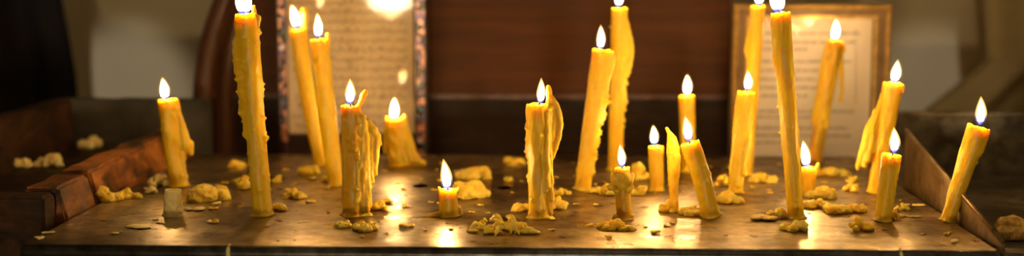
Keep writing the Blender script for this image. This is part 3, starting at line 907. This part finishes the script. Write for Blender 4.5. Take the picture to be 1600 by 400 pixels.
candle('candle at centre with a pointed fin of drips standing off its right side', (842, 340), (840, 165), 33, 36, ((844, 163), (845, 123)), 15, 9,
       runs=[(175, .99, .55, .14, .35), (-90, .98, .5, .08, .25), (-60, .95, .2, .1, .2), (-120, .9, .3, .06, .2)], beads=rbeads(9, 14, 150, 200, .3, .95, (.1, .25), (.12, .2)),
       drips=[[(856, 172, 4), (858, 155, 5), (858, 143, 5), (857, 135, 3)], [(860, 152, 5), (867, 162, 6), (873, 178, 6), (876, 195, 5), (872, 215, 5), (867, 232, 5), (862, 247, 4)],
              [(864, 170, 6), (865, 195, 6), (861, 220, 6)], *strands(4, (844, 172, 860, 172), (846, 336, 864, 334), 4.0, 91, -.0045, .35), [(856, 180, 5, -.001), (859, 260, 5, -.001), (859, 332, 6, -.001)]], rim=.2)
candle('leaning candle left of the tall centre pair, wax beads down its right edge', (910, 296), (941, 81), 26, 35, ((938, 78), (938, 40)), 15, 10,
       runs=[(-20, 1, .62, .2, .4), (10, 1, .5, .22, .4), (-70, .98, .6, .08, .3)], beads=rbeads(10, 22, -40, 30, .2, .75, (.15, .35), (.12, .24)) + [(-90, .135, .10, .25), (-40, .13, .2, .3), (-140, .13, .12, .3), (0, .14, .35, .35), (180, .14, .15, .3)],
       drips=[[(953, 85, 4), (950, 110, 5), (945, 140, 6), (940, 165, 5), (937, 190, 4)], [(924, 245, 4), (922, 262, 5), (919, 268, 4)]], rim=.3)
candle('tallest candle of the centre pair, behind its leaning neighbour, flame out of view', (961, 266), (968, 15), 24, 27, ((966, 12), (967, -26)), 15, 11,
       runs=[(-10, .93, .60, .3, .45), (15, .9, .4, .2, .4)], beads=rbeads(11, 24, -35, 35, .15, .85, (.15, .4), (.14, .28)),
       drips=[[(981, 42, 3), (985, 62, 4.5), (986, 82, 5), (983, 102, 5), (979, 118, 4)], [(979, 60, 5), (981, 90, 5)], [(957, 44, 1.8), (954, 42, 2.2)]])
candle('stubby candle with a lumpy collar of wax over a dark thin stem', (975, 343), (972, 264), 25, 26, ((972, 262), (968, 226)), 15, 12, mat=WAXD,
       drips=[[(959, 274, 6, -.001), (962, 284, 8, -.004)], [(972, 291, 8, -.005)], [(983, 284, 7, -.004), (987, 274, 5, -.001)], [(954, 293, 6, -.002), (957, 288, 4, -.002)], [(964, 299, 6, -.003)], [(982, 297, 6, -.003), (987, 292, 4.5, -.002)],
              [(968, 276, 9, -.003), (978, 276, 8, -.003)], [(975, 298, 4, -.0035), (976, 318, 3, -.004), (975, 338, 3.5, -.004)], [(962, 340, 6, -.002), (985, 338, 6, -.001)]], rim=.25)
candle('small straight candle standing alone between the collared stub and the wax spire', (1026, 297), (1025, 230), 24, 26, ((1022, 227), (1020, 196)), 15, 13, rim=.12, rough=.03)
candle('candle at the back seen above the small wax spire, half hidden by the leaning one', (1076, 268), (1073, 151), 24, 27, ((1073, 149), (1073, 117)), 16, 14, rim=.15, rough=.03)
candle('smooth candle leaning hard to the left beside the wax spire', (1111, 339), (1078, 225), 30, 33, ((1076, 222), (1070, 182)), 18, 15, rim=.2, bend=3,
       beads=rbeads(15, 8, 160, 200, .05, .9, (.08, .16), (.12, .2)))
candle('front one of the two crossing candles left of the printed sheet', (1149, 300), (1166, 146), 22, 30, ((1168, 142), (1168, 111)), 16, 17,
       runs=[(-100, .98, .1, .1, .2), (-60, .98, .05, .2, .3), (180, .95, .2, .15, .4)], rim=.25,
       drips=[*strands(2, (1151, 152, 1156, 150), (1141, 292, 1147, 295), 4.5, 171, -.001, .1), *strands(3, (1163, 156, 1178, 154), (1150, 296, 1162, 290), 4.5, 172, -.003, .2)])
candle('tall thin candle behind the crossing candle, flame at the top edge of view', (1166, 272), (1184, 11), 22, 24, ((1185, 9), (1186, -24)), 16, 18, rough=.04,
       beads=rbeads(18, 10, 160, 210, .3, .9, (.1, .25), (.15, .25)), drips=[[(1171, 45, 3), (1169, 60, 4), (1167, 78, 4.5), (1168, 88, 3)]])
candle('tall straight candle before the printed sheet, leaning slightly left, flame at the top edge', (1244, 341), (1220, 22), 27, 32, ((1216, 20), (1212, -22)), 22, 19,
       runs=[(-110, .98, .3, .06, .2), (-60, .98, .2, .08, .2), (175, .98, .75, .15, .4)], beads=rbeads(19, 12, -20, 20, .3, .7, (.06, .16), (.12, .2)) + rbeads(20, 8, 160, 200, .3, .7, (.08, .18), (.12, .2)), lobes=2)
candle('small candle end with a curled rim behind the tall straight candle', (1262, 306), (1263, 264), 22, 29, ((1260, 262), (1254, 220)), 17, 21, rim=.25,
       drips=[[(1272, 272, 4), (1277, 264, 4), (1278, 257, 3)]])
candle('amber candle wrapped in heavy drips leaning right across the printed sheet', (1273, 250), (1305, 66), 22, 26, ((1304, 63), (1306, 30)), 15, 20, mat=WAXD, dripmat=WAX,
       runs=[(-90, .95, .3, .12, .3), (-140, .9, .2, .2, .3)],
       drips=[*strands(5, (1290, 72, 1312, 74), (1270, 225, 1288, 225), 4.2, 201, -.004, .55), *strands(2, (1290, 74, 1294, 74), (1268, 205, 1272, 210), 4.5, 202, 0, .2), [(1312, 74, 5), (1313, 100, 5), (1315, 125, 4), (1316, 145, 3), (1312, 158, 3)],
              [(1303, 90, 9, -.002), (1299, 130, 8, -.002), (1292, 170, 7, -.002)], [(1318, 70, 3), (1319, 80, 3)]], rim=.3)
candle('candle leaning right with a long jagged wing of drips down its left side', (1368, 301), (1395, 132), 27, 33, ((1396, 130), (1402, 94)), 18, 22,
       runs=[(-120, .95, .3, .1, .3)], rim=.25,
       drips=[[(1380, 148, 5), (1377, 165, 7), (1368, 185, 8), (1360, 200, 9), (1354, 220, 8), (1347, 240, 6), (1341, 258, 4.5), (1340, 264, 3)], *strands(4, (1366, 175, 1380, 165), (1345, 262, 1366, 262), 4.0, 221, -.002, .4, 3),
              [(1382, 160, 7), (1377, 195, 7), (1372, 235, 6)], [(1404, 132, 4), (1410, 136, 4), (1411, 143, 3)]])
candle('shorter upright candle in front of the winged leaning candle at right', (1379, 345), (1393, 243), 27, 33, ((1397, 240), (1396, 200)), 18, 23, rim=.12,
       runs=[(-60, .9, .4, .07, .3)], beads=rbeads(23, 6, -10, 30, .2, .7, (.08, .18), (.15, .25)))
candle('rightmost candle leaning far right at the corner of the tray', (1480, 346), (1528, 200), 22, 37, ((1531, 196), (1532, 152)), 18, 24, rim=.18,
       runs=[(-30, 1, .72, .14, .3), (0, .98, .8, .2, .3), (-80, .9, .5, .06, .3), (180, .9, .2, .06, .3)], beads=rbeads(24, 6, -40, 20, .35, .8, (.08, .16), (.15, .25)))
# unlit spire of dripped wax
SP = G(1052, 331)
sp = thing('wax_spire', 'knobbly spire of dripped wax with no flame left of the hard leaning candle', 'wax', Vector((SP.x, SP.y, 0)))
drip_part(sp, [[(1053, 330, 9), (1053, 310, 7), (1052, 280, 9), (1053, 250, 11), (1052, 232, 11), (1050, 218, 8), (1046, 208, 4), (1042, 201, 3)],
               [(1040, 328, 8, -.002), (1035, 324, 6)], [(1057, 245, 8, -.001), (1056, 275, 6)]], SP.y, 55, WAX, name='spire_body')
sp2 = drip_part(sp, [[(1045, 322, 7, .002), (1046, 316, 6, .002)], [(1034, 329, 6, 0), (1038, 330, 7, 0), (1050, 331, 7, -.002)]], SP.y, 56, CRUMB, name='wax_foot')

# ------------------------------------------------------------------ spilled wax on the tray
def lump_mesh(w, d, h, seed, style):
    q = random.Random(seed); bm = bmesh.new()
    if style == 'lump':
        n = 9 + int(w/0.006)
        for _ in range(n):
            a, rr_ = q.random()*2*PI, math.sqrt(q.random())
            x, y = math.cos(a)*rr_*w*0.42, math.sin(a)*rr_*d*0.42
            r = q.uniform(0.16, 0.30)*min(d, w)
            z = h*(1-rr_*0.7)*q.uniform(0.2, 1.1)
            add_ball(bm, Vector((x, y, z*0.75)), r, q.uniform(.8, 1.5), q.uniform(.8, 1.4), min(1.1, h/r*0.8))
    elif style == 'flake':
        n = 5 + int(w/0.008)
        for _ in range(n):
            a, rr_ = q.random()*2*PI, math.sqrt(q.random())
            add_ball(bm, Vector((math.cos(a)*rr_*w*0.38, math.sin(a)*rr_*d*0.38, h*0.3)), q.uniform(.18, .3)*min(w, d), q.uniform(.9, 1.6), q.uniform(.8, 1.2), 0.22*h/(0.1*min(w, d)+1e-6) if False else max(0.12, h/(0.5*min(w, d))*0.5))
    elif style == 'strips':
        for _ in range(22):                      # crumbled core of the pile
            a, rr_ = q.random()*2*PI, math.sqrt(q.random())
            r = q.uniform(.0014, .0027)
            add_ball(bm, Vector((math.cos(a)*rr_*w*0.36, math.sin(a)*rr_*d*0.36, h*0.55*(1-rr_)*q.random()+r*0.4)), r, q.uniform(1, 2.0), q.uniform(.8, 1.4), q.uniform(.5, .9))
        for _ in range(22):                      # curls lying over it
            u0, v0 = q.uniform(-1, 1), q.uniform(-1, 1)
            x0, y0 = u0*.34*w, v0*.34*d
            a = q.gauss(-0.6, 0.6)+(PI if u0 < -.3 else 0); L = q.uniform(.12, .26)*w*(1.15-abs(u0)*.6)
            z0 = h*q.uniform(.25, .85)*(1-math.hypot(u0, v0)*0.6); cur = q.uniform(-.9, .9); pts = []
            for k in range(6):
                s_ = k/5
                pts.append((Vector((x0+math.cos(a+cur*s_)*L*s_, y0+math.sin(a+cur*s_)*L*s_*0.8, max(0.0008, z0*(1-s_**1.5)+h*0.16*math.sin(s_*PI)))), q.uniform(.0008, .0014)*(1-.3*s_)))
            chain_ball(bm, pts, 0.6)
    me = fuse(bm, 0.00042 if style == 'strips' else max(0.00045, w/60), 1, {'lump': 0.0010, 'flake': 0.0005, 'strips': 0.0003}[style], 260, 0.0002, seed)
    return me
def lump(px, py, w, h, label, style='lump', mat=CRUMB, asp=0.7, z=0.0, name=None, cat='wax', seed=None):
    p = G(px, py, z); m = mpp(p)
    seed = seed if seed is not None else int(px*7+py*3)
    if style == 'flake': mat = FLAKE_PALE if mat is PALE else FLAKE
    W = w*m*1.1; D = W*asp; H = h*m*1.08
    p = p + Vector((0, D*0.35, 0))
    me = lump_mesh(W, D, H, seed, style)
    nm = name or {'lump': 'wax_lump', 'flake': 'wax_flake', 'strips': 'wax_shavings'}[style]
    o = mesh_obj(nm, me, mat); o.location = Vector((p.x, p.y, z)); o.rotation_euler = (0, 0, 0)
    tag(o, label, cat, 'spilled wax on the tray')
    return o
LUMPS = [
 (166, 316, 46, 26, 'jagged pale wax slab leaning on the orange wooden board', 'lump', CRUMB, .6),
 (199, 312, 34, 15, 'thin pale wax piece just right of the slab by the wooden board', 'lump', CRUMB, .6),
 (235, 303, 20, 12, 'small cube like wax scrap left of the lone left candle', 'lump', PALE, .7),
 (248, 292, 34, 18, 'greyish wax lump behind the lone left candle by the wooden board', 'lump', PALE, .7),
 (322, 314, 58, 24, 'broad crumbly wax heap right of the pale stub', 'lump', CRUMB, .8),
 (302, 330, 34, 8, 'flat wax smear at the foot of the pale stub', 'flake', PALE, .7),
 (368, 262, 26, 9, 'small wax scrap at the back left of the tall thick candle', 'lump', CRUMB, .7),
 (382, 296, 34, 20, 'knobbly wax lump touching the left side of the tall thick candle', 'lump', CRUMB, .8),
 (433, 286, 18, 16, 'wax lump peeking out right of the tall thick candle', 'lump', CRUMB, .8),
 (432, 330, 24, 14, 'wax pool lump at the right foot of the tall thick candle', 'lump', CRUMB, .8),
 (458, 312, 30, 18, 'rough wax nugget right of the tall thick candle', 'lump', CRUMB, .7),
 (482, 318, 22, 8, 'small flat wax piece right of the rough nugget', 'flake', CRUMB, .7),
 (482, 274, 44, 14, 'long wax crumb heap left of the leaning pair of candles', 'lump', CRUMB, .6),
 (508, 284, 26, 9, 'small wax heap at the feet of the leaning pair of candles', 'lump', CRUMB, .6),
 (592, 330, 30, 16, 'wax lump right of the foot of the candle with the drip sheet', 'lump', CRUMB, .7),
 (606, 318, 28, 10, 'flattened wax piece farther right of the drip sheet candle', 'flake', CRUMB, .8),
 (532, 356, 28, 10, 'rounded wax blob at the front left of the drip sheet candle', 'lump', CRUMB, .7),
 (568, 362, 40, 14, 'bumpy wax blob in front of the drip sheet candle', 'lump', CRUMB, .7),
 (636, 356, 24, 8, 'little flat wax drop on the bright patch at the front', 'flake', CRUMB, .7),
 (740, 282, 46, 24, 'crumpled wax heap at the back, behind the low candle end', 'lump', CRUMB, .8),
 (733, 310, 54, 28, 'crumpled wax heap right behind the low candle end', 'lump', CRUMB, .8),
 (776, 367, 106, 38, 'big pile of curled wax shavings at the front centre', 'strips', CRUMB, .62),
 (826, 366, 22, 8, 'single wax curl at the right end of the shavings pile', 'strips', CRUMB, .6),
 (802, 258, 36, 12, 'wax crumb heap at the far back edge of the tray, centre left', 'lump', CRUMB, .6),
 (794, 285, 14, 8, 'little round wax drop behind the right tray hole', 'lump', CRUMB, .8),
 (818, 332, 32, 16, 'wax crust at the left foot of the centre candle with the fin', 'lump', CRUMB, .7),
 (872, 328, 34, 22, 'wax crust at the right foot of the centre candle with the fin', 'lump', CRUMB, .7),
 (880, 305, 24, 10, 'small double wax drop between the fin candle and the leaning centre candle', 'lump', CRUMB, .7),
 (930, 302, 22, 14, 'wax lump hugging the foot of the leaning centre candle', 'lump', CRUMB, .7),
 (948, 306, 26, 22, 'wax lump between the leaning centre candle and the collared stub', 'lump', CRUMB, .7),
 (996, 282, 34, 34, 'tall crumbly wax heap behind the collared stub', 'lump', CRUMB, .7),
 (1000, 306, 26, 16, 'wax lump just right of the collared stub', 'lump', CRUMB, .7),
 (958, 360, 40, 18, 'amber wax puddle lump in front of the collared stub, left', 'lump', WAX, .7),
 (978, 362, 26, 10, 'amber wax puddle lump in front of the collared stub, right', 'lump', WAX, .7),
 (1084, 337, 44, 12, 'bumpy wax crust between the spire and the hard leaning candle', 'lump', CRUMB, .6),
 (1132, 292, 24, 26, 'tall wax lump left of the front crossing candle', 'lump', CRUMB, .7),
 (1138, 318, 34, 18, 'wax lump before the foot of the front crossing candle', 'lump', CRUMB, .7),
 (1195, 286, 38, 14, 'flaky wax heap below the printed sheet, left of the tall straight candle', 'lump', CRUMB, .7),
 (1194, 346, 38, 12, 'pale flat wax crust at the front left of the tall straight candle', 'flake', CRUMB, .8),
 (1218, 342, 34, 14, 'wax crust hugging the left foot of the tall straight candle', 'lump', CRUMB, .7),
 (1246, 362, 40, 16, 'wax crust in front of the tall straight candle', 'lump', CRUMB, .7),
 (1285, 311, 40, 16, 'flat wax heap right of the small curled rim candle', 'lump', CRUMB, .8),
 (1300, 276, 62, 10, 'long low wax strip at the back under the printed sheet', 'lump', CRUMB, .5),
 (1336, 286, 22, 12, 'wax end piece right of the long low strip', 'lump', CRUMB, .7),
 (1276, 326, 40, 12, 'wax ridge between the tall straight candle and the oval wax disc', 'lump', CRUMB, .6),
 (1310, 334, 38, 16, 'oval wax disc between the tall straight candle and the shorter right candle', 'lump', CRUMB, .7),
 (1332, 300, 26, 14, 'round wax lump behind the oval wax disc', 'lump', CRUMB, .8),
 (1342, 332, 34, 12, 'wax crust left of the shorter upright candle at right', 'lump', CRUMB, .6),
 (1344, 362, 36, 22, 'big folded wax chunk at the front right', 'lump', WAX, .6),
 (1400, 344, 22, 22, 'wax lump at the right foot of the shorter upright candle', 'lump', CRUMB, .6),
 (1410, 330, 22, 18, 'yellow wax chip standing right of the shorter upright candle', 'lump', CRUMB, .5),
 (1432, 322, 34, 4, 'thin pale wax smear right of the yellow wax chip', 'flake', PALE, .5),
 (1426, 340, 40, 4, 'thin pale wax smear nearer the viewer right of the yellow chip', 'flake', PALE, .5),
 (1497, 381, 18, 8, 'pale wax chip at the front right corner of the tray', 'flake', PALE, .8),
 (75, 366, 22, 5, 'whitish flat wax chip at the front left corner of the tray', 'flake', PALE, .7),
 (60, 374, 24, 4, 'whitish flat wax flake nearest the front left corner', 'flake', PALE, .7),
 (222, 358, 40, 6, 'whitish crusty wax patch in front of the pale stub', 'flake', PALE, .9),
 (246, 350, 20, 4, 'little whitish wax flake right of the crusty patch', 'flake', PALE, .8),
]
for a in LUMPS:
    lump(*a[:4], a[4], a[5], a[6], a[7])
# two runs of wax that spilled over the front lip
for px, lb in ((356, 'pale wax drip spilled over the front lip at left, below the tall thick candle'), (1409, 'pale wax drip spilled over the front lip at right, below the shorter upright candle')):
    p = P(px, 384, YF-LRAD*0.7); m_ = mpp(p)
    bm = bmesh.new()
    chain_ball(bm, [(Vector((p.x, YF+0.001, 0.0)), 2.2*m_), (Vector((p.x, YF-LRAD*0.62, -0.0022)), 3.2*m_), (Vector((p.x+0.0003, YF-LRAD*0.78, -0.006)), 3.6*m_), (Vector((p.x+0.0002, YF-LRAD*0.7, -0.0085)), 2.2*m_)])
    me = fuse(bm, 0.0004, 2, 0.0002, 300)
    for v in me.vertices: v.co -= p
    o = mesh_obj('wax_drip', me, PALE); o.location = p
    tag(o, lb, 'wax', 'wax on the front lip')
# scraps in the two troughs
for px, py, w, h, lb in ((28, 263, 34, 22, 'grey wax scrap deep in the wooden trough, leftmost'), (74, 262, 40, 22, 'grey wax scrap in the wooden trough beside its orange board'),
                         (140, 232, 34, 20, 'grey wax scrap at the back of the wooden trough')):
    o = lump(px, py, w, h, lb, 'lump', PALE, .7, z=TRZ+0.0005, name='wax_scrap'); o['group'] = 'scraps in the troughs'
o = lump(1592, 374, 84, 30, 'long dull wax block lying in the dark metal trough', 'lump', OLDWAX, .6, z=-0.0175, name='wax_scrap'); o['group'] = 'scraps in the troughs'

# tiny crumbs: a few shapes, copied
protos = [lump_mesh(0.005, 0.004, 0.0020, 900+k, 'flake') for k in range(5)]
for me in protos:
    me.materials.append(FLAKE); me.polygons.foreach_set('use_smooth', [True]*len(me.polygons))
protos_p = [me.copy() for me in protos]
for me in protos_p: me.materials.clear(); me.materials.append(FLAKE_PALE)
rc = random.Random(12)
occ = [(c.location.x, c.location.y) for c in CANDLES]
lumps_xy = [(o.location.x, o.location.y, max(o.dimensions.x, 0.006)*0.55) for o in COL.objects if o.name.startswith('wax_') and o.type == 'MESH' and o.parent is None]
placed = 0; first = None
while placed < 160:
    px, py = rc.uniform(90, 1500), rc.choice((rc.uniform(255, 300), rc.uniform(290, 372)))
    p = G(px, py)
    if not (XL+0.012 < p.x < XR-0.012 and YF+0.008 < p.y < YB-0.012): continue
    if any((p.x-a)**2+(p.y-b)**2 < 0.011**2 for a, b in occ) or any((p.x-a)**2+(p.y-b)**2 < (c+.004)**2 for a, b, c in lumps_xy): continue
    if any((p-G(*h)).length < 0.016 for h in HOLES): continue
    sc = rc.uniform(0.4, 1.4) if rc.random() < .8 else rc.uniform(1.4, 2.2)
    me = rc.choice(protos_p if px < 350 and rc.random() < .7 else protos)
    o = bpy.data.objects.new('wax_crumb', me) if first is None else first.copy()
    o.data = me; COL.objects.link(o); first = first or o
    o.location = (p.x, p.y, 0.0); o.rotation_euler = (0, 0, rc.uniform(0, 6.28)); o.scale = (sc, sc*rc.uniform(.6, 1), sc)
    tag(o, 'tiny flat crumb of wax scattered on the bare tray metal', 'crumb', 'tiny wax crumbs on the tray')
    lumps_xy.append((p.x, p.y, 0.003)); placed += 1

# ------------------------------------------------------------------ world and colour
w = bpy.data.worlds.new('world'); scene.world = w; w.use_nodes = True
w.node_tree.nodes['Background'].inputs[0].default_value = (0.05, 0.045, 0.04, 1)
w.node_tree.nodes['Background'].inputs[1].default_value = 0.3
vs = scene.view_settings
scene.display_settings.display_device = 'sRGB'
vs.view_transform = 'Standard'; vs.look = 'None'; vs.gamma = 1.0; vs.use_curve_mapping = False
vs.exposure = 0.68
c = scene.cycles
c.use_denoising = True
try: c.denoiser = 'OPENIMAGEDENOISE'
except Exception: pass
c.max_bounces = 8; c.diffuse_bounces = 4; c.glossy_bounces = 4; c.transparent_max_bounces = 16
c.caustics_reflective = False; c.caustics_refractive = False
c.sample_clamp_indirect = 4.0
c.use_light_tree = True
